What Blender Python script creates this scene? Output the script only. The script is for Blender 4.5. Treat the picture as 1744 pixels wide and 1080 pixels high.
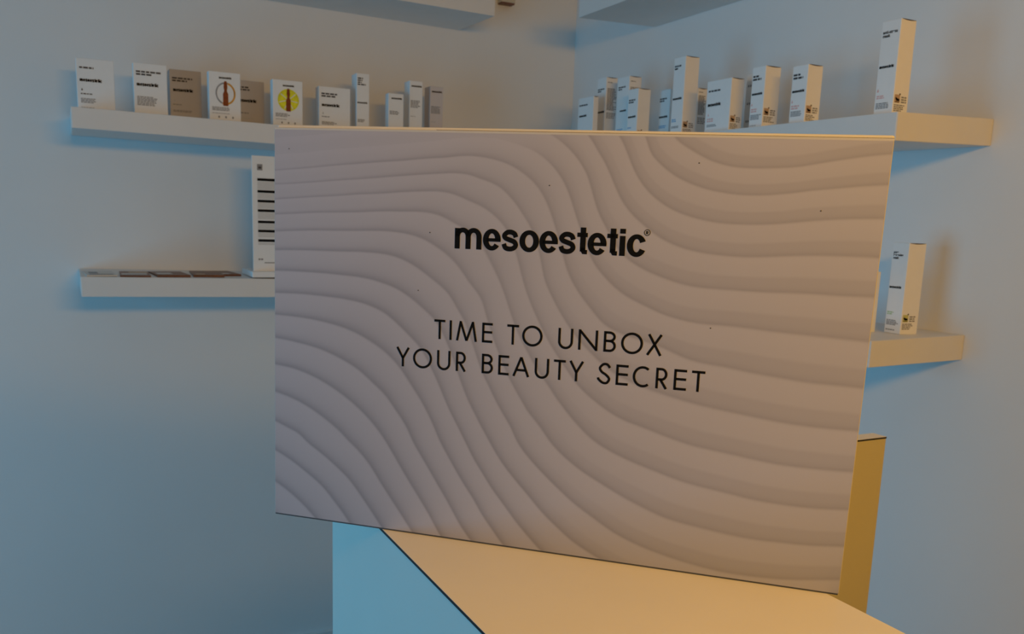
import bpy, bmesh, math, random
import numpy as np
from mathutils import Vector, Matrix

random.seed(7)
scene = bpy.context.scene
C = scene.collection
for o in list(bpy.data.objects):
    bpy.data.objects.remove(o, do_unlink=True)

# ------------------------------------------------------------------ camera
# The origin is the camera's eye: X runs along the back wall, Y along the
# right-hand wall, Z up.  The floor lies 1.43 m below the eye.
YAW, PITCH, ROLL = math.radians(27.2576), math.radians(-10.0718), math.radians(1.99107)
fw = Vector((math.sin(YAW) * math.cos(PITCH), math.cos(YAW) * math.cos(PITCH), math.sin(PITCH)))
rt = fw.cross(Vector((0, 0, 1))).normalized()
up = rt.cross(fw)
r2 = math.cos(ROLL) * rt + math.sin(ROLL) * up
u2 = -math.sin(ROLL) * rt + math.cos(ROLL) * up
cam_d = bpy.data.cameras.new('camera')
cam = bpy.data.objects.new('camera', cam_d)
C.objects.link(cam)
cam.matrix_world = Matrix(((r2.x, u2.x, -fw.x, 0), (r2.y, u2.y, -fw.y, 0), (r2.z, u2.z, -fw.z, 0), (0, 0, 0, 1)))
cam_d.sensor_width = 36.0
cam_d.lens = 1476.47 * 36.0 / 1744.0
cam_d.shift_y = 99.94 / 1744.0
cam_d.clip_start = 0.02
cam_d.dof.use_dof = True
cam_d.dof.focus_distance = 0.68
cam_d.dof.aperture_fstop = 20.0
scene.camera = cam

# ------------------------------------------------------------------ light
w = bpy.data.worlds.new('world')
scene.world = w
w.use_nodes = True
w.node_tree.nodes['Background'].inputs[0].default_value = (0.30, 0.62, 1.0, 1)
w.node_tree.nodes['Background'].inputs[1].default_value = 0.05

def area(name, loc, rot, sx, sy, power, col):
    d = bpy.data.lights.new(name, 'AREA')
    d.shape = 'RECTANGLE'; d.size = sx; d.size_y = sy; d.energy = power; d.color = col
    o = bpy.data.objects.new(name, d); C.objects.link(o)
    o.location = loc; o.rotation_euler = rot
    return o

# daylight entering by the window in the wall to the left of the frame
area('window_daylight', (-2.12, 1.00, -0.42), (0, math.radians(-90), 0), 1.5, 1.9, 31.0, (0.13, 0.575, 0.96))
# long warm lamp hanging behind and above the photographer, aimed at desk and shelves
lamp_dir = Vector((0.30, 0.90, -0.28))
lamp = area('warm_lamp', (0.40, -0.60, 0.50), lamp_dir.to_track_quat('-Z', 'Y').to_euler(), 1.10, 0.16, 15.2, (1.0, 0.49, 0.04))

vs = scene.view_settings
vs.view_transform = 'Standard'; vs.look = 'None'; vs.gamma = 1.0; vs.use_curve_mapping = False
vs.exposure = 0.0

# ------------------------------------------------------------------ helpers
def mat(name, col, rough=0.6, var=0.03, scale=30.0, bump=0.0, spec=0.3, bscale=400.0):
    m = bpy.data.materials.new(name); m.use_nodes = True
    nt = m.node_tree; b = nt.nodes['Principled BSDF']
    b.inputs['Roughness'].default_value = rough
    b.inputs['Specular IOR Level'].default_value = spec
    tc = nt.nodes.new('ShaderNodeTexCoord')
    n = nt.nodes.new('ShaderNodeTexNoise'); n.inputs['Scale'].default_value = scale; n.inputs['Detail'].default_value = 3
    nt.links.new(tc.outputs['Object'], n.inputs['Vector'])
    r = nt.nodes.new('ShaderNodeValToRGB')
    r.color_ramp.elements[0].position = 0.3; r.color_ramp.elements[1].position = 0.7
    r.color_ramp.elements[0].color = tuple(c * (1 - var) for c in col) + (1,)
    r.color_ramp.elements[1].color = tuple(min(1, c * (1 + var)) for c in col) + (1,)
    nt.links.new(n.outputs['Fac'], r.inputs['Fac'])
    nt.links.new(r.outputs['Color'], b.inputs['Base Color'])
    if bump:
        n2 = nt.nodes.new('ShaderNodeTexNoise'); n2.inputs['Scale'].default_value = bscale; n2.inputs['Detail'].default_value = 2
        nt.links.new(tc.outputs['Object'], n2.inputs['Vector'])
        bp = nt.nodes.new('ShaderNodeBump'); bp.inputs['Strength'].default_value = bump; bp.inputs['Distance'].default_value = 0.001
        nt.links.new(n2.outputs['Fac'], bp.inputs['Height'])
        nt.links.new(bp.outputs['Normal'], b.inputs['Normal'])
    return m

M = dict(
    wall=mat('wall_paint', (0.84, 0.84, 0.83), 0.85, 0.015, 3.0, 0.08),
    ceiling=mat('ceiling_paint', (0.55, 0.55, 0.54), 0.9),
    far=mat('wall_paint_dark', (0.26, 0.25, 0.24), 0.85),
    floor=mat('floor_vinyl', (0.20, 0.19, 0.18), 0.5, 0.08, 6.0),
    base=mat('baseboard_paint', (0.78, 0.78, 0.77), 0.5),
    shelf=mat('shelf_foil', (0.80, 0.79, 0.77), 0.45, 0.015, 12.0, 0.04),
    counter=mat('counter_laminate', (0.88, 0.84, 0.76), 0.42, 0.012, 14.0),
    carcass=mat('desk_board', (0.75, 0.71, 0.64), 0.5, 0.012, 10.0),
    panel=mat('desk_board_warm_light', (0.58, 0.53, 0.33), 0.5, 0.012, 10.0),  # white board with warm bounced light put into its colour
    black_edge=mat('black_edge_band', (0.012, 0.012, 0.012), 0.5),
    card=mat('white_carton', (0.88, 0.88, 0.87), 0.5, 0.01, 60.0),
    board=mat('white_greyboard', (0.66, 0.645, 0.62), 0.5, 0.015, 80.0),
    cover=mat('cover_greyboard', (0.50, 0.485, 0.465), 0.5, 0.015, 80.0),
    edge_shade=mat('edge_shade_paint', (0.07, 0.075, 0.085), 0.6, 0.02),  # dark colour standing for shade along the big box's bottom
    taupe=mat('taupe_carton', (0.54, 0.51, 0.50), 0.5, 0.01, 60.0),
    blush=mat('blush_carton', (0.66, 0.60, 0.58), 0.5, 0.01, 60.0),
    black=mat('ink_black', (0.005, 0.005, 0.005), 0.7, 0.0, spec=0.08),
    dark=mat('ink_charcoal', (0.05, 0.05, 0.055), 0.5, 0.0),
    grey=mat('ink_grey', (0.26, 0.26, 0.27), 0.5, 0.0),
    pale=mat('ink_pale_grey', (0.48, 0.48, 0.48), 0.5, 0.0),
    red=mat('ink_coral', (0.80, 0.46, 0.43), 0.5, 0.0),
    blue=mat('ink_blue', (0.16, 0.42, 0.68), 0.5, 0.0),
    green=mat('ink_green', (0.42, 0.60, 0.30), 0.5, 0.0),
    slit_shade=mat('carton_slit_shade', (0.04, 0.02, 0.012), 0.9, 0.0),
    amber=mat('print_amber', (0.22, 0.030, 0.012), 0.4, 0.25, 160.0),
    gold=mat('print_gold', (0.70, 0.32, 0.05), 0.5, 0.3, 60.0),
    silver=mat('print_silver', (0.30, 0.31, 0.33), 0.5, 0.3, 60.0),
    lemon=mat('print_lemon', (0.90, 0.82, 0.03), 0.5, 0.12, 90.0),
    paper=mat('leaflet_paper', (0.70, 0.68, 0.64), 0.5, 0.02),
    umber=mat('print_umber', (0.17, 0.065, 0.035), 0.4, 0.35, 25.0),
    tan=mat('print_tan', (0.55, 0.38, 0.24), 0.5, 0.1),
    olive=mat('print_olive', (0.60, 0.58, 0.20), 0.5, 0.05),
    metal=mat('dark_screw', (0.05, 0.05, 0.05), 0.5, 0.0),
    beige=mat('beige_plastic', (0.66, 0.60, 0.48), 0.5),
)

def link(o, parent=None):
    C.objects.link(o)
    if parent is not None:
        o.parent = parent
    return o

def mesh_obj(name, verts, faces, m, parent=None):
    me = bpy.data.meshes.new(name); me.from_pydata([tuple(v) for v in verts], [], faces); me.update()
    me.materials.append(m)
    return link(bpy.data.objects.new(name, me), parent)

def bm_obj(name, bm, m, parent=None):
    me = bpy.data.meshes.new(name); bm.to_mesh(me); bm.free()
    me.materials.append(m)
    return link(bpy.data.objects.new(name, me), parent)

HEXF = [(0, 3, 2, 1), (4, 5, 6, 7), (0, 1, 5, 4), (1, 2, 6, 5), (2, 3, 7, 6), (3, 0, 4, 7)]
def hexa(name, v8, m, parent=None, bevel=0.0, seg=1):
    """v8: bottom ring then top ring, counter-clockwise seen from above."""
    bm = bmesh.new()
    vs_ = [bm.verts.new(v) for v in v8]
    for f in HEXF: bm.faces.new([vs_[i] for i in f])
    bmesh.ops.recalc_face_normals(bm, faces=bm.faces)
    if bevel:
        bmesh.ops.bevel(bm, geom=list(bm.edges), offset=bevel, segments=seg, profile=0.5, affect='EDGES')
    return bm_obj(name, bm, m, parent)

def box(name, lo_, hi_, m, parent=None, bevel=0.0, seg=1):
    x0, y0, z0 = lo_; x1, y1, z1 = hi_
    return hexa(name, [(x0, y0, z0), (x1, y0, z0), (x1, y1, z0), (x0, y1, z0), (x0, y0, z1), (x1, y0, z1), (x1, y1, z1), (x0, y1, z1)], m, parent, bevel, seg)

def tag(o, label, cat, group=None, kind=None):
    o['label'] = label; o['category'] = cat
    if group: o['group'] = group
    if kind: o['kind'] = kind
    return o

def struct(o, label=None):
    o['kind'] = 'structure'
    if label: o['label'] = label
    return o

def empty(name, loc, rz=0.0):
    o = bpy.data.objects.new(name, None); o.empty_display_size = 0.03
    C.objects.link(o); o.location = loc; o.rotation_euler = (0, 0, rz)
    return o

# flat 2-D printing: polygons gathered as (x, y) and laid on a face
class Ink:
    def __init__(s): s.v = []; s.f = []
    def poly(s, pts):
        i = len(s.v); s.v += [tuple(p) for p in pts]; s.f.append(tuple(range(i, i + len(pts))))
    def rect(s, x0, y0, x1, y1): s.poly([(x0, y0), (x1, y0), (x1, y1), (x0, y1)])
    def strip(s, A, B):
        for k in range(len(A) - 1): s.poly([A[k], A[k + 1], B[k + 1], B[k]])
    def stroke(s, pts, th):
        P = [Vector(p) for p in pts]; L = []; R = []
        for i, p in enumerate(P):
            a = (P[i] - P[i - 1]).normalized() if i else None
            b = (P[i + 1] - P[i]).normalized() if i < len(P) - 1 else None
            t = (a + b).normalized() if a is not None and b is not None else (a if a is not None else b)
            n = Vector((-t.y, t.x))
            k = 1.0
            if a is not None and b is not None: k = 1.0 / max(0.5, n.dot(Vector((-a.y, a.x))))
            L.append(p + n * th / 2 * k); R.append(p - n * th / 2 * k)
        s.strip(L, R)
    def ring(s, cx, cy, rx, ry, tx, ty, a0=0.0, a1=360.0, n=40):
        A = []; B = []
        for k in range(n + 1):
            a = math.radians(a0 + (a1 - a0) * k / n)
            A.append((cx + rx * math.cos(a), cy + ry * math.sin(a)))
            B.append((cx + (rx - tx) * math.cos(a), cy + (ry - ty) * math.sin(a)))
        s.strip(A, B)
    def disc(s, cx, cy, rx, ry=None, n=20):
        ry = ry or rx
        s.poly([(cx + rx * math.cos(2 * math.pi * k / n), cy + ry * math.sin(2 * math.pi * k / n)) for k in range(n)])
    def mesh(s, fn, name):
        me = bpy.data.meshes.new(name); me.from_pydata([fn(x, y) for x, y in s.v], [], s.f); me.update(); return me
    def obj(s, name, m, parent, fn):
        me = s.mesh(fn, name); me.materials.append(m)
        return link(bpy.data.objects.new(name, me), parent)

def arc(cx, cy, rx, ry, a0, a1, n=14):
    return [(cx + rx * math.cos(math.radians(a0 + (a1 - a0) * k / n)), cy + ry * math.sin(math.radians(a0 + (a1 - a0) * k / n))) for k in range(n + 1)]

def spline(P, n=8):
    out = []
    Q = [P[0]] + list(P) + [P[-1]]
    for i in range(1, len(Q) - 2):
        p0, p1, p2, p3 = (Vector(q) for q in Q[i - 1:i + 3])
        for k in range(n):
            t = k / n
            out.append(tuple(0.5 * ((2 * p1) + (p2 - p0) * t + (2 * p0 - 5 * p1 + 4 * p2 - p3) * t * t + (3 * p1 - p0 - 3 * p2 + p3) * t ** 3)))
    out.append(tuple(P[-1]))
    return out

# light geometric capitals
def cap(ink, c, x0, x1, y, h, th):
    w_ = x1 - x0; t = th / 2
    def S(*p): ink.stroke([(x0 + a, y + b) for a, b in p], th)
    def SP(p): ink.stroke([(x0 + a, y + b) for a, b in p], th)
    if c == 'T': S((0, h - t), (w_, h - t)); S((w_ / 2, h), (w_ / 2, 0))
    elif c == 'I': S((w_ / 2, 0), (w_ / 2, h))
    elif c == 'M': [S(*e) for e in (((t, 0), (.215 * w_, h)), ((.205 * w_, h * .98), (.5 * w_, h * .02)), ((.5 * w_, h * .02), (.795 * w_, h * .98)), ((.785 * w_, h), (w_ - t, 0)))]
    elif c == 'E': S((t, 0), (t, h)); S((t, h - t), (w_, h - t)); S((t, .53 * h), (w_ * .97, .53 * h)); S((t, t), (w_, t))
    elif c == 'O': ink.ring(x0 + w_ / 2, y + h / 2, w_ / 2, h / 2 * 1.04, th, th, n=48)
    elif c == 'U':
        r = w_ / 2 - t; SP([(t, h), (t, r + t * .6)] + arc(w_ / 2, r + t * .6, r, r, 180, 360)[1:] + [(w_ - t, h)])
    elif c == 'N': S((t, 0), (t, h)); S((t, h * .96), (w_ - t, h * .04)); S((w_ - t, 0), (w_ - t, h))
    elif c == 'B':
        S((t, 0), (t, h))
        ry = (h - t - .535 * h) / 2; SP([(t, h - t), (.46 * w_, h - t)] + arc(.46 * w_, h - t - ry, .46 * w_ - t * .6, ry, 90, -90)[1:] + [(t, .535 * h)])
        ry = (.535 * h - t) / 2; SP([(t, .535 * h), (.5 * w_, .535 * h)] + arc(.5 * w_, t + ry, .5 * w_ - t, ry, 90, -90)[1:] + [(t, t)])
    elif c == 'X': S((t, 0), (w_ - t, h)); S((t + .06 * w_, h), (w_ - t, 0))
    elif c == 'Y': S((t, h), (w_ / 2, .44 * h)); S((w_ - t, h), (w_ / 2, .44 * h)); S((w_ / 2, .5 * h), (w_ / 2, 0))
    elif c == 'R':
        S((t, 0), (t, h)); ry = (h - t - .44 * h) / 2
        SP([(t, h - t), (.46 * w_, h - t)] + arc(.46 * w_, h - t - ry, .5 * w_ - t, ry, 90, -90)[1:] + [(t, .44 * h)])
        S((.36 * w_, .46 * h), (w_ - t, 0))
    elif c == 'A': S((t, 0), (w_ / 2, h * .97)); S((w_ - t, 0), (w_ / 2, h * .97)); S((.22 * w_, .32 * h), (.78 * w_, .32 * h))
    elif c == 'C': ink.ring(x0 + w_ * .56, y + h / 2, w_ * .56, h / 2 * 1.03, th, th, 52, 308, 36)
    elif c == 'S':
        SP(spline([(w_ * .93, h * .80), (w_ * .72, h * .955), (w_ * .42, h * .955), (w_ * .17, h * .77), (w_ * .30, h * .585), (w_ * .66, h * .44), (w_ * .90, h * .26), (w_ * .74, h * .06), (w_ * .42, h * .05), (w_ * .10, h * .20), (w_ * .05, h * .29)]))

# heavy grotesque lower case; X is the x-height
def bold(ink, c, x0, x1, y, X, fat=1.0):
    w_ = x1 - x0; s = X * .245 * fat; hh = X * .20 * fat
    R_ = lambda a, b, c_, d: ink.rect(x0 + a, y + b, x0 + c_, y + d)
    cx, cy, rx, ry = x0 + w_ / 2, y + X / 2, w_ / 2, X / 2 * 1.045
    if c == 'm':
        R_(0, 0, s, X); R_(w_ / 2 - s / 2, 0, w_ / 2 + s / 2, X * .6); R_(w_ - s, 0, w_, X * .6)
        for c1, c2 in ((s * .5, w_ / 2), (w_ / 2, w_ - s / 2)):
            c2_ = c2
            m_ = (c1 + c2_) / 2
            ink.ring(x0 + m_, y + X * .6, (c2_ - c1) / 2 + s / 2, X * .43, s, hh * 1.05, 0, 180, 18)
    elif c == 'o': ink.ring(cx, cy, rx, ry, s * 1.08, hh, n=40)
    elif c == 'c': ink.ring(cx, cy, rx, ry, s * 1.08, hh, 24, 334, 34)
    elif c == 'e':
        ink.ring(cx, cy, rx, ry, s * 1.08, hh, -4, 325, 36); R_(s * .6, X * .41, w_ * .995, X * .57)
    elif c == 's':
        ink.stroke([(x0 + a * w_, y + b * X) for a, b in spline([(.84, .66), (.76, .82), (.56, .90), (.34, .88), (.175, .74), (.24, .61), (.50, .52), (.76, .43), (.84, .27), (.70, .13), (.46, .09), (.24, .15), (.15, .33)])], X * .215 * fat)
    elif c == 't':
        a = w_ * .28; R_(a, X * .18, a + s, X * 1.245); R_(0, X * .80, w_ * .93, X)
        ink.stroke([(x0 + p * w_, y + q * X) for p, q in ((.28 + .5 * s / w_, .25), (.28 + .5 * s / w_ + .02, .16), (.62, .105), (.93, .10))], X * .20)
        ink.stroke([(x0 + a + s * .5, y + X * .3), (x0 + a + s * .5, y + X * .12)], s)
    elif c == 'i':
        m_ = w_ / 2; R_(m_ - s / 2, 0, m_ + s / 2, X * .92); R_(m_ - s / 2, X * 1.03, m_ + s / 2, X * 1.25)

WORD = [('m', .1692, .1920), ('e', .1932, .2081), ('s', .2086, .2229), ('o', .2236, .2396), ('e', .2399, .2549), ('s', .2553, .2693), ('t', .2701, .2789), ('e', .2785, .2933), ('t', .2936, .3023), ('i', .3028, .3082), ('c', .3090, .3238)]
def wordmark(ink, x, y, width, reg=True, fat=1.0):
    k = width / (.3238 - .1692); X = .0157 * k * (1 + .5 * (fat - 1))
    for c, a, b in WORD: bold(ink, c, x + (a - .1692) * k, x + (b - .1692) * k, y, X, fat)
    if reg:
        cx, cy, r = x + (.3239 - .1692) * k, y + .0182 * k, .0024 * k
        ink.ring(cx, cy, r, r, r * .2, r * .2, n=24)
        cap(ink, 'R', cx - r * .36, cx + r * .42, cy - r * .5, r, r * .24)
    return X

# ------------------------------------------------------------------ the room
YW, XW, ZF, ZC = 2.66, 1.567, -1.43, 1.22
XL, YN = -2.25, -2.6
struct(box('floor', (XL, YN, ZF - .1), (XW, YW, ZF), M['floor']))
struct(box('ceiling', (XL, YN, ZC), (XW, YW, ZC + .1), M['ceiling']))
struct(box('wall_left', (XL - .12, YW, ZF - .1), (XW + .12, YW + .12, ZC + .1), M['wall']))
struct(box('wall_right', (XW, YN, ZF - .1), (XW + .12, YW, ZC + .1), M['wall']))
struct(box('wall_behind', (XL - .12, YN - .12, ZF - .1), (XW + .12, YN, ZC + .1), M['far']))
# wall with the window that the daylight comes through
wy0, wy1, wz0, wz1 = 0.0, 2.0, -1.22, 0.38
bm = bmesh.new()
def addbox(bm, a, b):
    x0, y0, z0 = a; x1, y1, z1 = b
    v = [bm.verts.new(p) for p in ((x0, y0, z0), (x1, y0, z0), (x1, y1, z0), (x0, y1, z0), (x0, y0, z1), (x1, y0, z1), (x1, y1, z1), (x0, y1, z1))]
    for f in HEXF: bm.faces.new([v[i] for i in f])
addbox(bm, (XL - .12, YN, ZF - .1), (XL, wy0, ZC + .1)); addbox(bm, (XL - .12, wy1, ZF - .1), (XL, YW, ZC + .1))
addbox(bm, (XL - .12, wy0, ZF - .1), (XL, wy1, wz0)); addbox(bm, (XL - .12, wy0, wz1), (XL, wy1, ZC + .1))
struct(bm_obj('wall_window_side', bm, M['wall']))
bm = bmesh.new()
addbox(bm, (XL - .08, wy0, wz0), (XL - .03, wy0 + .05, wz1)); addbox(bm, (XL - .08, wy1 - .05, wz0), (XL - .03, wy1, wz1))
addbox(bm, (XL - .08, wy0 + .05, wz0), (XL - .03, wy1 - .05, wz0 + .05)); addbox(bm, (XL - .08, wy0 + .05, wz1 - .05), (XL - .03, wy1 - .05, wz1))
struct(bm_obj('window_1', bm, M['base']))
struct(box('baseboard_left', (XL, YW - .012, ZF), (XW - .012, YW, -1.357), M['base'], bevel=.002))
struct(box('baseboard_right', (XW - .012, YN, ZF), (XW, YW, -1.357), M['base'], bevel=.002))

# ------------------------------------------------------------------ floating shelves
TH = .0495
def shelf(name, label, pts, wall, screw=None, ends=()):
    """pts: four top corners (x, y, z), counter-clockwise seen from above."""
    c = sum((Vector(p) for p in pts), Vector()) / 4
    r = empty(name, c - Vector((0, 0, TH)))
    tag(r, label, 'shelf', 'white floating shelves')
    P = [Vector(p) - r.location for p in pts]
    d = Vector((0, 0, TH))
    bd = hexa('shelf_board', [p - d for p in P] + P, M['shelf'], r, .0009, 2)
    for i, j in ends:           # separate end strip glued on the short side
        a, b = P[i], P[j]; o = (b - a).cross(Vector((0, 0, 1))).normalized() * .0012
        e = (b - a).normalized() * .0008; dz = Vector((0, 0, .0008))
        a2, b2 = a + e, b - e
        hexa('end_strip', [a2 - d + dz, a2 - d + dz + o, b2 - d + dz + o, b2 - d + dz, a2 - dz, a2 - dz + o, b2 - dz + o, b2 - dz], M['shelf'], r)
    if screw:
        s = Vector(screw) - r.location
        ink = Ink(); ink.disc(0, 0, .0035, n=12)
        ink.obj('screw_hole', M['metal'], bd, lambda x, y: (s.x + x, s.y - y, s.z - .0006))
    return r

def xs(x0, x1, zf, zw, k):      # shelf on the back wall; k = slope along x
    return [(x0, 2.40, zf + k * x0), (x1, 2.40, zf + k * x1), (x1, YW, zw + k * x1), (x0, YW, zw + k * x0)]
def ysh(y0, y1, zf, zw, k=0.0):
    return [(1.307, y0, zf), (XW, y0, zw), (XW, y1, zw + k * (y1 - y0)), (1.307, y1, zf + k * (y1 - y0))]
shelf('floating_shelf', 'middle white floating shelf on the back wall carrying the ampoule boxes', xs(.027, 1.13, .2352, .2352, -.0084), 'back', ends=((3, 0), (1, 2)))
shelf('floating_shelf', 'low white floating shelf on the back wall with leaflets and a chart', xs(.029, 1.13, -.1705, -.1665, -.010), 'back', ends=((3, 0), (1, 2)))
shelf('floating_shelf', 'top floating shelf on the back wall, its grey underside seen from below', xs(.03, 1.139, .648, .653, -.0125), 'back', (.70, 2.47, .5848), ends=((3, 0), (1, 2)))
shelf('floating_shelf', 'middle white floating shelf on the right wall holding a row of cartons', ysh(1.101, 2.206, .2125, .2210, .006), 'right', ends=((0, 1),))
shelf('floating_shelf', 'low white floating shelf on the right wall behind the big box edge', ysh(1.105, 2.206, -.1935, -.1895), 'right', ends=((0, 1),))
shelf('floating_shelf', 'top floating shelf on the right wall, its grey underside seen from below', ysh(1.105, 2.207, .6185, .6265, -.002), 'right', (1.44, 1.86, .5700), ends=((0, 1), (2, 3)))

wb = empty('wall_box', (1.295, YW, .684))
tag(wb, 'small beige block fixed to the back wall beside the top shelf', 'wall box')
box('housing', (-.024, -.03, .004), (.026, 0, .10), M['beige'], wb, .002)
box('underside_lip', (-.022, -.028, 0), (.024, 0, .004), M['umber'], wb)

# ------------------------------------------------------------------ reception desk
desk = empty('reception_desk', (.37, .25, ZF))
tag(desk, 'pale reception desk with black-edged top under the big box', 'desk')
def dbox(name, a, b, m, bev=0.0):
    return box(name, tuple(Vector(a) - desk.location), tuple(Vector(b) - desk.location), m, desk, bev)
dbox('desk_body', (.2358, -.40, ZF), (.5016, .8585, -.2722), M['carcass'])
dbox('black_edge', (.2352, -.4006, -.2724), (.5022, .8591, -.2702), M['black_edge'])
dbox('countertop', (.2355, -.4003, -.2703), (.5019, .8588, -.2700), M['counter'])
dbox('return_panel', (.5017, .7865, ZF), (.9797, .8080, -.2722), M['panel'])
dbox('black_edge', (.5023, .7859, -.2724), (.9803, .8086, -.2703), M['black_edge'])
dbox('panel_cap', (.5023, .7862, -.2704), (.9800, .8083, -.2700), M['counter'])

# ------------------------------------------------------------------ the big presentation box
GB = Vector((.15791, .76961, -.27)); GU = Vector((.72173, -.69217, 0)); GN = Vector((-.69217, -.72173, 0)); W = .485
gift = empty('presentation_box', GB + GU * (W / 2) - GN * .05)
tag(gift, 'large wave-patterned presentation box with black lettering standing on the desk', 'box')
def gp(s, t, d): return GB + GU * s + Vector((0, 0, t)) + GN * d - gift.location
def q(a, b): return (W * a + .0047 * b, b * (.3404 - .0062 * a))
def gslab(name, s0, s1, t0, t1, d0, d1, m, bev, seg=2):
    """slab in box coordinates; *1 offsets are added at the right / top."""
    def pt(a, b, d):
        s, t = q(a, b)
        return gp(s + (s1 if a else s0), t + (t1 if b else t0), d)
    v = [pt(0, 0, d1), pt(1, 0, d1), pt(1, 0, d0), pt(0, 0, d0), pt(0, 1, d1), pt(1, 1, d1), pt(1, 1, d0), pt(0, 1, d0)]
    return hexa(name, v, m, gift, bev, seg)
gslab('box_body', .0006, .0005, .0002, .0036, -.095, -.0034, M['board'], .0016, 3)
cover = gslab('front_cover', 0, 0, .0014, .0012, -.0030, 0, M['cover'], .0004, 1)
sm = [gp(q(a, 1)[0], q(a, 1)[1] + dt, d) for dt in (.0011, .0017) for a, d in ((.30, -.0032), (1.0005, -.0032), (1.0005, -.0036), (.30, -.0036))]
hexa('lid_seam', sm, M['black_edge'], gift)
bt = [gp(W * a, t, d) for t in (.0001, .0013) for a, d in ((.0012, -.0002), (.9985, -.0002), (.9985, -.0026), (.0012, -.0026))]
hexa('bottom_edge_shade', bt, M['edge_shade'], gift)  # painted shade: dark strip for the shadowed underside line

# traced wave lines of the print: line number -> points (s, t) in tenths of a millimetre
WAVES = {
    -5: '3424,3337 3535,3265 3678,3193 3827,3154 4104,3147 4293,3160 4458,3191 4649,3224 4884,3253',
    -4: '3197,3335 3236,3240 3306,3167 3419,3084 3552,3023 3768,2969 3977,2953 4180,2966 4378,2994 4572,3016 4886,3045',
    -3: '3010,3334 3073,3207 3160,3047 3243,2952 3392,2848 3569,2784 3731,2753 3942,2744 4197,2758 4397,2783 4593,2802 4881,2814',
    -2: '2763,3354 2836,3247 2923,3108 2998,2957 3084,2829 3202,2723 3317,2640 3431,2584 3586,2539 3748,2518 3960,2509 4217,2526 4418,2540 4617,2545 4889,2543',
    -1: '2608,3266 2680,3191 2754,3083 2807,2942 2860,2800 2935,2670 3010,2551 3106,2455 3222,2388 3393,2324 3604,2275 3820,2264 4136,2260 4443,2267 4643,2264 4879,2265',
    0: '2185,3296 2317,3253 2438,3177 2535,3079 2610,2959 2676,2795 2723,2674 2775,2552 2820,2453 2944,2301 3075,2195 3239,2115 3411,2047 3623,2004 3840,1997 4054,1987 4264,1973 4470,1965 4672,1956 4871,1947',
    1: '43,3063 421,3094 828,3130 1222,3159 1603,3189 1850,3203 2022,3177 2143,3138 2265,3069 2363,2987 2452,2855 2517,2700 2592,2477 2639,2343 2685,2254 2754,2155 2841,2056 2939,1954 3082,1883 3255,1838 3404,1798 3643,1714 3864,1686 4080,1657 4293,1635 4501,1617 4705,1613 4865,1608',
    2: '42,2949 421,2973 829,3005 1223,3039 1655,3070 1793,3061 1904,3029 2040,2981 2152,2893 2253,2771 2335,2649 2388,2526 2423,2401 2466,2242 2518,2141 2570,2051 2697,1874 2858,1710 3041,1573 3219,1495 3393,1446 3666,1385 3889,1351 4107,1324 4321,1300 4531,1288 4857,1288',
    3: '40,2822 420,2852 829,2884 1225,2911 1545,2924 1672,2906 1798,2861 1911,2818 2011,2758 2112,2664 2176,2552 2230,2416 2285,2233 2339,2096 2418,1937 2523,1756 2638,1599 2753,1454 2852,1368 2975,1284 3120,1209 3297,1156 3472,1104 3690,1051 3913,1023 4133,995 4349,974 4559,970 4857,977',
    4: '38,2696 419,2722 830,2738 1227,2756 1421,2758 1549,2738 1677,2684 1804,2619 1919,2524 1971,2439 2037,2325 2090,2223 2130,2131 2184,1992 2265,1808 2344,1671 2435,1535 2538,1400 2654,1254 2768,1132 2906,1014 3101,915 3257,860 3433,809 3711,741 3937,710 4158,679 4375,666 4587,665 4854,685',
    5: '35,2552 418,2575 830,2586 1163,2590 1360,2561 1516,2496 1646,2413 1750,2311 1828,2209 1932,2084 1987,1932 2056,1745 2123,1594 2191,1454 2270,1327 2362,1189 2466,1077 2570,947 2672,854 2823,749 2996,659 3155,581 3336,507 3514,445 3734,408 3961,380 4184,363 4400,365 4613,372 4851,397',
    6: '33,2393 417,2406 831,2414 1073,2406 1232,2371 1364,2311 1495,2227 1653,2104 1732,1988 1799,1884 1894,1649 1949,1507 2030,1355 2124,1191 2217,1052 2285,923 2390,798 2507,687 2636,578 2789,460 2939,368 3113,267 3296,194 3535,130 3757,89 3985,63 4208,61 4425,72 4845,132',
    7: '30,2218 345,2221 694,2211 899,2197 1048,2168 1209,2115 1342,2038 1448,1959 1541,1879 1635,1727 1759,1430 1842,1239 1964,1026 2045,897 2139,757 2258,619 2390,484 2521,349 2651,240 2779,144 2906,74 3006,26',
    8: '27,2025 344,2030 694,2012 901,1981 1077,1917 1213,1821 1320,1729 1415,1637 1483,1531 1578,1352 1675,1148 1757,1005 1825,886 1921,719 1975,643 2070,508 2177,381 2284,254 2404,129 2522,18',
    9: '24,1835 271,1828 554,1796 764,1747 943,1671 1094,1582 1217,1472 1326,1330 1436,1176 1532,1008 1602,862 1712,682 1822,516 1917,386 1986,278 2095,137 2189,21',
    10: '21,1631 268,1603 483,1561 666,1498 834,1416 973,1312 1098,1208 1194,1089 1291,958 1361,823 1472,655 1583,486 1694,318 1791,161 1901,19',
    11: '17,1395 193,1376 410,1316 624,1217 779,1121 905,1023 1003,928 1101,809 1199,663 1312,493 1423,335 1521,190 1619,31',
    12: '14,1150 190,1106 408,1014 552,929 666,848 752,771 837,701 950,582 1063,423 1190,252 1289,119 1360,21',
    13: '10,884 143,834 260,786 348,714 493,623 623,530 752,425 867,291 981,145 1081,10',
    14: '20,608 198,522 346,430 492,326 608,204 695,106 760,20',
}

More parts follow.
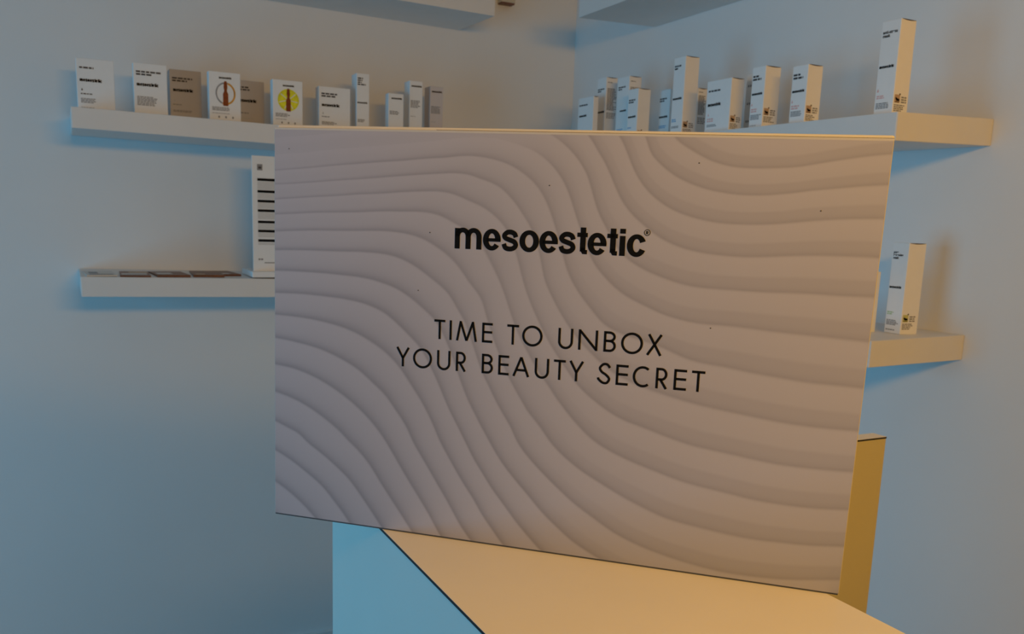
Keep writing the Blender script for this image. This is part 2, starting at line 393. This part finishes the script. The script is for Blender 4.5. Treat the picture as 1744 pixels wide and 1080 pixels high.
def wave_field():
    pts = []; val = []
    for k, s in WAVES.items():
        for p in s.split():
            a, b = p.split(','); pts.append((float(a) * 1e-4, float(b) * 1e-4)); val.append(k)
    P = np.array(pts); V = np.array(val, float); n = len(P)
    def ker(A, B):
        r2_ = ((A[:, None, :] - B[None, :, :]) ** 2).sum(-1) * 100.0
        return 0.5 * r2_ * np.log(r2_ + 1e-12)
    K = ker(P, P) + np.eye(n) * 2e-4
    Q = np.hstack([np.ones((n, 1)), P])
    A = np.block([[K, Q], [Q.T, np.zeros((3, 3))]])
    sol = np.linalg.solve(A, np.concatenate([V, np.zeros(3)]))
    nx, ny = 150, 106
    gx = np.linspace(-.004, .496, nx); gy = np.linspace(-.004, .346, ny)
    G = np.stack(np.meshgrid(gx, gy), -1).reshape(-1, 2)
    F = ker(G, P) @ sol[:n] + sol[n] + G @ sol[n + 1:]
    return gx, gy, F.reshape(ny, nx)

def smooth(a, b, x):
    t = np.clip((x - a) / (b - a), 0, 1); return t * t * (3 - 2 * t)

def printed_front():
    gx, gy, F = wave_field()
    NX, NY = 900, 630
    A, B = np.meshgrid(np.linspace(.0012, .9990, NX), np.linspace(.0042, .9982, NY))
    S = W * A + .0047 * B; T = B * (.3404 - .0062 * A)
    fx = (S - gx[0]) / (gx[1] - gx[0]); fy = (T - gy[0]) / (gy[1] - gy[0])
    ix = np.clip(fx.astype(int), 0, len(gx) - 2); iy = np.clip(fy.astype(int), 0, len(gy) - 2)
    ax = fx - ix; ay = fy - iy
    ph = (F[iy, ix] * (1 - ax) + F[iy, ix + 1] * ax) * (1 - ay) + (F[iy + 1, ix] * (1 - ax) + F[iy + 1, ix + 1] * ax) * ay
    k = np.ceil(ph); t = k - ph                      # t: how far above its line
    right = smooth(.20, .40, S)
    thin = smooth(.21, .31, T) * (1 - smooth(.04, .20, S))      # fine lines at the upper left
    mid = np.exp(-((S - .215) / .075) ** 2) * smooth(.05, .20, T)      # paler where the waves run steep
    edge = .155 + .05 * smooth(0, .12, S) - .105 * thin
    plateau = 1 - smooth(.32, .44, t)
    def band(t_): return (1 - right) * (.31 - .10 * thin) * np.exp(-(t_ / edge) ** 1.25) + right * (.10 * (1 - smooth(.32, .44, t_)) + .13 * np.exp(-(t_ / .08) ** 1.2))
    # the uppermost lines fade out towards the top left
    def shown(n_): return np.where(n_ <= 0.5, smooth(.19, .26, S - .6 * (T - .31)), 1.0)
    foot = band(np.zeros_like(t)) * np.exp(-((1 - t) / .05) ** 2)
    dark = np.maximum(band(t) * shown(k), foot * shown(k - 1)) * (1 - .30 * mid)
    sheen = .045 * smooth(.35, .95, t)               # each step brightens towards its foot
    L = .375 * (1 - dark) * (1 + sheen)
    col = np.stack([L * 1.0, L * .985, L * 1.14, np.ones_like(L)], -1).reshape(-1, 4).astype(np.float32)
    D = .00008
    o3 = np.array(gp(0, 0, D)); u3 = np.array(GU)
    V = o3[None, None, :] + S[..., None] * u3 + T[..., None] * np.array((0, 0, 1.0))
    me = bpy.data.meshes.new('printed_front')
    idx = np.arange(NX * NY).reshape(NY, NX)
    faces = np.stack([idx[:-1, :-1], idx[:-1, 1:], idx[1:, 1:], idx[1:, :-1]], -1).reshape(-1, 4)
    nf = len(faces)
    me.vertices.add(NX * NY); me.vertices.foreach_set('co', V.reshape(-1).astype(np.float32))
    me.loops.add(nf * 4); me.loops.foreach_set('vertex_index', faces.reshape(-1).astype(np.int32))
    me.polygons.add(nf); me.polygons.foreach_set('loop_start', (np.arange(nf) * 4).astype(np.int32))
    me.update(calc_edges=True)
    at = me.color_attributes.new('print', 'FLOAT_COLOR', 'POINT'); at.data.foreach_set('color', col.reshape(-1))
    m = bpy.data.materials.new('wave_print'); m.use_nodes = True
    b = m.node_tree.nodes['Principled BSDF']; b.inputs['Roughness'].default_value = .55; b.inputs['Specular IOR Level'].default_value = .25
    an = m.node_tree.nodes.new('ShaderNodeAttribute'); an.attribute_name = 'print'
    m.node_tree.links.new(an.outputs['Color'], b.inputs['Base Color'])
    me.materials.append(m)
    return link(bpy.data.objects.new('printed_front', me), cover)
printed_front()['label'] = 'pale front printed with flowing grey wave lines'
on_front = lambda x, y: gp(x, y, .0003)
ink = Ink(); wordmark(ink, .1692, .2471, .3238 - .1692, True, 1.08)
ink.obj('wordmark', M['black'], cover, on_front)['label'] = 'bold black brand lettering'
LINE1 = [('T', .1529, .1625), ('I', .1662, .1685), ('M', .1722, .1904), ('E', .1947, .2036), ('T', .216, .2258), ('O', .2287, .2456), ('U', .2585, .2705), ('N', .2749, .2904), ('B', .2951, .3048), ('O', .3088, .3258), ('X', .3285, .3406)]
LINE2 = [('Y', .1189, .1312), ('O', .1343, .1513), ('U', .1559, .1677), ('R', .1726, .1815), ('B', .1952, .2048), ('E', .2094, .2184), ('A', .2216, .2358), ('U', .2402, .252), ('T', .2559, .2655), ('Y', .2684, .2804), ('S', .2916, .3019), ('E', .3062, .3158), ('C', .3194, .3333), ('R', .3373, .3464), ('E', .3511, .3607), ('T', .3645, .3744)]
for LN, y0 in ((LINE1, .1723), (LINE2, .1468)):
    ink = Ink()
    for c, a, b in LN: cap(ink, c, a, b, y0, .0162, .0019)
    ink.obj('slogan_line', M['black'], cover, on_front)
for s, t in ((.138, .2115), (.1475, .259), (.2462, .2985), (.3757, .1962), (.3588, .317), (.0187, .324), (.4462, .285)):
    ink = Ink(); ink.disc(s, t, .0005, n=8); ink.obj('speck', M['dark'], cover, on_front)

# ------------------------------------------------------------------ cartons
def greek(ink, x, y, rows, w_, rh, fill=.62, jitter=.25, wl=(.004, .009)):
    """unreadable small print: rows of word-long dashes, top-left at (x, y)."""
    for r in range(rows):
        xx = x; end = x + w_ * (1 - jitter * random.random())
        while xx < end - .0015:
            ww = min(random.uniform(*wl), end - xx)
            ink.rect(xx, y - rh * (r + fill), xx + ww, y - rh * r); xx += ww + rh * .35

def text_mesh(s, size):
    cu = bpy.data.curves.new('t', 'FONT'); cu.body = s; cu.size = size; cu.space_line = .82; cu.offset = size * .03
    ob = bpy.data.objects.new('t', cu); C.objects.link(ob)
    me = bpy.data.meshes.new_from_object(ob.evaluated_get(bpy.context.evaluated_depsgraph_get()))
    bpy.data.objects.remove(ob, do_unlink=True); bpy.data.curves.remove(cu)
    return me

EPS = .00035
def carton(label, group, loc, rz, w_, d, h, dec, side=None, cat='carton', slit_shade=False, name='product_carton', body='card'):
    r = empty(name, loc, rz)
    tag(r, label, cat, group)
    box('carton_body', (0, 0, 0), (w_, d, h), M[body], r, .0006, 1)
    F = lambda x, y: (x, -EPS, y)
    for it in dec:
        k = it[0]
        if k == 'title':                      # rows of ends, v of first row
            ink = Ink(); v = it[1]; rh = it[3] if len(it) > 3 else .0056
            for i, e in enumerate(it[2]):
                greek(ink, .08 * w_, h * (1 - v) - i * rh * 1.15, 1, (e - .08) * w_, rh, .72, .0, (.006, .013))
            ink.obj('title_text', M[it[4] if len(it) > 4 else 'dark'], r, F)
        elif k == 'words':
            me = text_mesh(it[2], it[3]); me.transform(Matrix.Translation((.09 * w_, -EPS, h * (1 - it[1]))) @ Matrix.Rotation(math.pi / 2, 4, 'X'))
            me.name = 'title_text'; me.materials.clear(); me.materials.append(M['black'])
            link(bpy.data.objects.new('title_text', me), r)
        elif k == 'mark':
            ink = Ink(); u0, u1 = (it[2], it[3]) if len(it) > 3 else (.08, .72)
            wordmark(ink, u0 * w_, h * (1 - it[1]), (u1 - u0) * w_, False, 1.5)
            ink.obj('wordmark', M['black'], r, F)
        elif k == 'para':                     # v, rows, width fraction, ink
            ink = Ink(); greek(ink, .09 * w_, h * (1 - it[1]), it[2], it[3] * w_, it[5] if len(it) > 5 else .0030)
            ink.obj('small_print', M[it[4]], r, F)
        elif k == 'drop':
            ink = Ink(); cx, cy = .13 * w_, h * (1 - it[1]); s = .0032
            ink.poly([(cx, cy + s * 1.3), (cx - s * .55, cy), (cx - s * .4, cy - s * .6), (cx + s * .4, cy - s * .6), (cx + s * .55, cy)])
            ink.obj('drop_mark', M[it[2]], r, F)
        elif k == 'ampoule':
            cx, cy, s = w_ * .52, h * (1 - it[1]), it[3]
            if it[2] == 'ring':
                ink = Ink(); ink.ring(cx, cy, .0250, .0282, .0042, .0046, -110, 75, 24); ink.obj('gold_ring', M['gold'], r, F)
                ink = Ink(); ink.ring(cx, cy, .0250, .0282, .0034, .0040, 75, 250, 24); ink.obj('silver_ring', M['silver'], r, F)
            else:
                ink = Ink()
                for k2 in range(7):
                    a = math.radians(15 + k2 * 360 / 7); ink.poly([(cx + .002 * math.cos(a), cy + .002 * math.sin(a))] + [(cx + .0258 * math.cos(a + da), cy + .0258 * math.sin(a + da)) for da in (-.40, -.2, 0, .2, .40)])
                ink.ring(cx, cy, .0285, .0285, .0032, .0032, n=30)
                ink.obj('lemon_slice', M['lemon'], r, F)
            ink = Ink(); b_ = s * .105; g = s * .045
            prof = [(b_ * .9, -s * .5), (b_, -s * .47), (b_, -s * .02), (g * 1.2, s * .10), (g * 1.3, s * .16), (b_ * .72, s * .24), (b_ * .62, s * .42), (g * .9, s * .5)]
            F2 = lambda x, y: (cx + x, -EPS * 1.6, cy + y)
            ink.strip([(x, y) for x, y in prof], [(-x, y) for x, y in prof])
            ink.obj('ampoule_picture', M['amber'], r, F2)
        elif k == 'icons':
            ink = Ink()
            for u in (.30, .52, .74): ink.disc(u * w_, h * (1 - it[1]), .0022, .0030, 10)
            ink.obj('icon_row', M['grey'], r, F)
    if side:
        Sd = lambda x, y: (w_ + EPS, x, y)
        if side[0] == 'emblem':
            s = min(.0135, d * .36); x0 = d * .08; y0 = side[1]
            ink = Ink(); ink.rect(x0, y0, x0 + s, y0 + s * 1.05); eg = ink.obj('emblem_ground', M[side[2]], r, Sd)
            ink = Ink(); S2 = lambda x, y: (w_ + EPS * 1.7, x, y)
            ink.poly([(x0 + s * a, y0 + s * b) for a, b in ((.10, .62), (.28, .70), (.52, .56), (.80, .54), (.92, .42), (.90, .26), (.62, .24), (.34, .24), (.22, .40))])
            ink.rect(x0 + s * .12, y0 + s * .08, x0 + s * .9, y0 + s * .16)
            ink.disc(x0 + s * .93, y0 + s * 1.12, s * .12, n=8)
            ink.obj('emblem_figure', M['black'], eg, S2)
            ink = Ink(); greek(ink, x0 + s * 1.25, y0 + s * .85, 3, d * .36, .0042, .6, .2)
            greek(ink, x0, y0 - s * .22, 4, d * .74, .0032, .6, .45)
            ink.obj('small_print', M['grey'], r, Sd)
        elif side[0] == 'block':
            ink = Ink(); greek(ink, d * .12, h * .93, 1, d * .5, .0032, .6)
            greek(ink, d * .12, h * side[1], side[2], d * .84, .0030, .66, .35)
            greek(ink, d * .12, h * side[1] - side[2] * .003 - .006, 4, d * .84, .0042, .55, .15)
            ink.obj('small_print', M['grey'], r, Sd)
        elif side[0] == 'dots':
            ink = Ink()
            for v in (.86, .70, .55, .40, .25): ink.disc(d * .4, h * v, .0022, n=8)
            ink.obj('dot_row', M['dark'], r, Sd)
    if slit_shade:
        ink = Ink(); n = 10
        A = [(d * (.03 + .94 * i / n), h - .0001) for i in range(n + 1)]
        B = [(x, h - .0004 - .0016 * math.sin(math.pi * i / n)) for i, (x, _) in enumerate(A)]
        ink.strip(A, B)
        ink.obj('flap_slit_shade', M['slit_shade'], r, lambda x, y: (w_ + EPS, x, y))  # shadow in the open flap gap, painted as a dark strip
    return r

GL = 'cartons on the back wall shelf'; GR = 'cartons on the right wall shelf'
zl = lambda x: .2352 - .0084 * x
std = lambda rows, tv, mv, col='grey': [('title', tv, rows), ('mark', mv), ('para', .66, 2, .34, col), ('para', .78, 3, .5, 'pale')]
# back wall shelf, from the left end to the corner
LB = [
    ('broad white carton standing at the left end of the middle back shelf', .0428, .0843, 2.470, .040, .1242, [('title', .16, (.46,)), ('mark', .44, .08, .67), ('drop', .60, 'dark'), ('para', .665, 1, .36, 'dark', .0042), ('para', .76, 4, .42, 'grey'), ('para', .93, 1, .4, 'pale')]),
    ('white carton with a two-line title and a grey text block, second from the left end', .1701, .0785, 2.450, .030, .1253, [('title', .15, (.84, .54)), ('mark', .44, .09, .74), ('para', .64, 7, .62, 'grey', .0033)]),
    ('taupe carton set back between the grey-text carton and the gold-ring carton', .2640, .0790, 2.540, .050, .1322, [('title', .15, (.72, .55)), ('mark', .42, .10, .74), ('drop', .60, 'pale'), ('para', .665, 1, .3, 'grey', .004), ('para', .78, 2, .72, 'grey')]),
    ('white carton picturing an amber ampoule inside a gold and silver ring', .3484, .0790, 2.440, .030, .1239, [('mark', .135, .32, .72), ('ampoule', .43, 'ring', .0620), ('para', .71, 3, .55, 'grey', .0034), ('para', .83, 1, .6, 'pale'), ('icons', .91)]),
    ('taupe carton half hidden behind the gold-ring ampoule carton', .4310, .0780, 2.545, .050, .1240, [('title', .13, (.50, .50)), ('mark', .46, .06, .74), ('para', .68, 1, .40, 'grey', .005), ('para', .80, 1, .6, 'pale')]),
    ('white carton picturing an amber ampoule over a yellow lemon slice', .5104, .0796, 2.440, .030, .1213, [('mark', .135, .34, .72), ('ampoule', .42, 'lemon', .0590), ('para', .71, 3, .5, 'grey', .0034), ('para', .83, 1, .4, 'pale'), ('icons', .91)]),
    ('squarish white carton with bold wordmark right of the lemon carton', .6399, .0884, 2.460, .035, .1193, [('title', .14, (.58, .54)), ('mark', .44, .09, .66), ('drop', .60, 'pale'), ('para', .66, 1, .3, 'grey', .004), ('para', .78, 3, .5, 'grey')]),
    ('tall narrow carton with a blue-lit side in the middle of the back shelf', .7468, .0365, 2.460, .048, .1652, [('title', .07, (.50, .45, .40, .72), .0048), ('mark', .49, .06, .86), ('para', .75, 3, .6, 'grey'), ('para', .88, 2, .7, 'pale')]),
    ('short narrow white carton, lowest of the last three before the corner', .8402, .0456, 2.460, .028, .1212, [('mark', .13, .20, .90), ('para', .40, 3, .62, 'grey', .0036)]),
    ('taller narrow carton, middle one of the last three before the corner', .9076, .0398, 2.470, .045, .1634, [('mark', .10, .14, .94), ('para', .33, 6, .78, 'grey', .0036), ('para', .60, 1, .4, 'pale')]),
    ('narrow pinkish carton nearest the room corner on the back shelf', .9750, .0408, 2.480, .045, .1567, [('mark', .11, .14, .92), ('para', .36, 6, .74, 'grey', .0036), ('para', .64, 1, .4, 'pale')]),
]
for lab, x, w_, yf, d, h, dec in LB:
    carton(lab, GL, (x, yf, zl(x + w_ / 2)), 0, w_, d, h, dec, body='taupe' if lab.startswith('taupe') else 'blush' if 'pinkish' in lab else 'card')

# right wall shelf: front faces the window, warm side faces the desk
zr = lambda x, y: .2125 + (x - 1.307) / .26 * .0085 + .006 * (y - 1.101)
E_ = ('emblem', .014, 'tan')
RB = [
    ('low broad carton at the far corner end of the right shelf', 1.3180, 2.1240, .0800, .0160, .1300, [('title', .14, (.62,)), ('mark', .40, .10, .58), ('para', .7, 2, .5, 'grey')], None, True),
    ('slim carton with a tall side text block, second from the corner', 1.3620, 2.1320, .0454, .0370, .1840, [('title', .16, (.80, .45), .0048), ('mark', .52, .10, .92), ('para', .78, 4, .6, 'blue')], ('block', .84, 20), True),
    ('slim carton standing behind the shorter beige-sided carton', 1.3620, 2.0190, .0545, .0390, .1735, [('title', .14, (.70, .40), .0048), ('mark', .52, .30, .85), ('para', .78, 5, .6, 'blue')], ('block', .84, 20), True),
    ('short carton with blank beige side in front of a slim carton', 1.3200, 1.9130, .0440, .0380, .1278, [('title', .20, (.75, .62), .0048), ('mark', .56, .08, .86), ('para', .74, 1, .42, 'blue', .005), ('para', .88, 3, .7, 'blue')], ('emblem', .010, 'tan'), True),
    ('short bluish carton tucked behind the tall narrow carton', 1.3950, 1.8790, .0460, .0350, .1270, [('title', .16, (.70, .52), .0048), ('mark', .55, .08, .86), ('para', .70, 2, .7, 'blue', .004), ('para', .84, 3, .74, 'blue', .004)], ('dots',), False),
    ('tall narrow carton rising above its neighbours in mid right shelf', 1.3500, 1.7654, .0446, .0416, .1885, [('title', .10, (.68, .40), .0052), ('mark', .53, .08, .86), ('para', .77, 2, .42, 'blue', .0042), ('para', .86, 2, .7, 'grey')], ('emblem', .022, 'tan'), True),
    ('dark-sided carton against the wall behind the tall narrow carton', 1.4400, 1.8254, .0300, .0300, .1265, [('mark', .5, .1, .8)], ('block', .86, 16), True),
    ('broad low carton with coral print between tall and twin cartons', 1.3350, 1.5758, .0833, .0364, .1150, [('title', .18, (.56,), .0052), ('mark', .49, .08, .62), ('drop', .66, 'red'), ('para', .72, 2, .26, 'red', .0048), ('para', .84, 2, .42, 'grey')], ('emblem', .020, 'tan'), True),
    ('carton with coral print, left one of the identical twin cartons', 1.3350, 1.4702, .0399, .0426, .1268, [('title', .14, (.52, .72), .0054), ('mark', .46, .08, .88), ('drop', .62, 'red'), ('para', .68, 2, .58, 'red', .0045), ('para', .78, 4, .82, 'grey', .0028), ('para', .95, 1, .6, 'pale')], ('emblem', .026, 'tan'), True),
    ('thin carton with a dotted front hidden behind the left twin carton', 1.4100, 1.5831, .0300, .0210, .1305, [('icons', .2), ('icons', .5), ('icons', .8)], None, False),
    ('carton with coral print, right one of the identical twin cartons', 1.3350, 1.3491, .0418, .0398, .1138, [('title', .14, (.52, .72), .0054), ('mark', .46, .08, .88), ('drop', .62, 'red'), ('para', .68, 2, .58, 'red', .0045), ('para', .78, 4, .82, 'grey', .0028)], ('emblem', .020, 'tan'), True),
    ('very tall carton standing alone at the near end of the right shelf', 1.3350, 1.1368, .0407, .0388, .1635, [('words', .135, 'anti-stress\nmask', .0076), ('mark', .50, .08, .86), ('drop', .74, 'red'), ('para', .79, 2, .46, 'red', .0034), ('para', .87, 4, .80, 'grey', .0028)], ('emblem', .020, 'tan'), True),
]
for lab, xf, y0, w_, d, h, dec, side, slit_shade in RB:
    yl = y0 + w_
    carton(lab, GR, (xf, yl, zr(xf + d / 2, y0)), -math.pi / 2, w_, d, h, dec, side, slit_shade=slit_shade)
# low right shelf
zb = lambda x: -.1935 + (x - 1.307) / .26 * .004
rz = -math.pi / 2 - math.radians(5.5)
carton('white carton with green print standing on the low right shelf', None, (1.4456, 1.1936, zb(1.465)), rz, .0406, .0432, .1765,
       [('words', .115, 'pore\nrenewing\nmask', .0066), ('mark', .50, .06, .80), ('para', .76, 2, .44, 'green', .0036), ('para', .85, 4, .74, 'grey', .0028), ('para', .955, 1, .7, 'grey', .0034)], ('emblem', .024, 'olive'), slit_shade=True)
carton('carton edge showing past the big box on the low right shelf', None, (1.3860, 1.2450, zb(1.407)), -math.pi / 2, .0440, .0425, .1195, [('mark', .5)], None)

# ------------------------------------------------------------------ chart stand on the low back shelf
zll = lambda x: -.1705 - .010 * x
st = empty('chart_stand', (.56, 2.48, zll(.56) + .0040))
tag(st, 'white chart with black bars in a stand, half behind the big box', 'chart stand')
box('stand_base', (-.117, -.075, 0), (.113, .08, .0155), M['card'], st, .001)
cc = box('chart_card', (-.1085, -.045, .0155), (.1015, -.0415, .3225), M['card'], st, .0006)
cf = lambda x, y: (-.1085 + x, -.045 - EPS, .3225 - y)
ink = Ink(); ink.rect(.014, .022, .028, .038); ink.obj('chart_logo', M['grey'], cc, cf)
ink = Ink(); ink.disc(.021, .031, .004, .003); ink.obj('logo_figure', M['dark'], cc, lambda x, y: (-.1085 + x, -.045 - EPS * 1.6, .3225 - y))
for v in (.200, .300, .382, .463, .560, .638, .720):
    ink = Ink(); ink.rect(.014, v * .3115 - .0035, .195, v * .3115 + .0035); ink.obj('chart_bar', M['black'], cc, cf)
ink = Ink()
for v0, v1 in ((.212, .288), (.312, .37), (.394, .45), (.475, .545), (.572, .625), (.65, .70), (.735, .765)):
    y = v0 * .3115 + .002
    while y < v1 * .3115 - .002: ink.rect(.014, y, .014 + random.uniform(.05, .16), y + .0013); y += .0030
ink.obj('small_print', M['pale'], cc, cf)
ink = Ink(); ink.disc(.0165, .275, .003, .0025); ink.disc(.0235, .275, .003, .0025); ink.rect(.030, .283, .15, .2855); ink.obj('footer_print', M['grey'], cc, cf)

# ------------------------------------------------------------------ leaflets lying on the low back shelf
def leaflet(label, x, y, rz_, w_, d, h, m, patches, dz=0.0):
    r = empty('leaflet', (x, y, zll(x + w_ / 2) + .0006 + dz + (y - 2.40) / .26 * .004), rz_)
    tag(r, label, 'leaflet', 'leaflets on the low back shelf')
    box('sheets', (0, 0, 0), (w_, d, h), m, r)
    for k, (a, b, c, e, mm) in enumerate(patches):
        ink = Ink(); ink.rect(a * w_, b * d, c * w_, e * d); ink.obj('cover_picture', M[mm], r, lambda px_, py_: (px_, py_, h + .0003))
leaflet('pale leaflet nearest the left end of the low back shelf', .042, 2.412, math.radians(3), .070, .16, .0035, M['paper'], [(.15, .35, .45, .7, 'grey'), (.1, .05, .9, .2, 'grey')])
leaflet('leaflet with a brown picture edge, second from the shelf end', .118, 2.408, math.radians(-2), .072, .17, .0035, M['umber'], [(.05, .2, .9, .5, 'paper'), (.3, .55, .95, .9, 'tan')])
leaflet('dark brown leaflet in the middle of the low back shelf', .206, 2.414, math.radians(4), .082, .15, .0050, M['umber'], [(.1, .25, .55, .6, 'paper')])
leaflet('dark brown leaflet lying next to the chart stand', .296, 2.430, math.radians(-3), .078, .17, .0055, M['umber'], [(.1, .05, .4, .3, 'tan')])
leaflet('small dark leaflet pushed back towards the wall by the chart', .376, 2.47, math.radians(5), .050, .15, .0045, M['umber'], [(.1, .05, .5, .3, 'paper')])
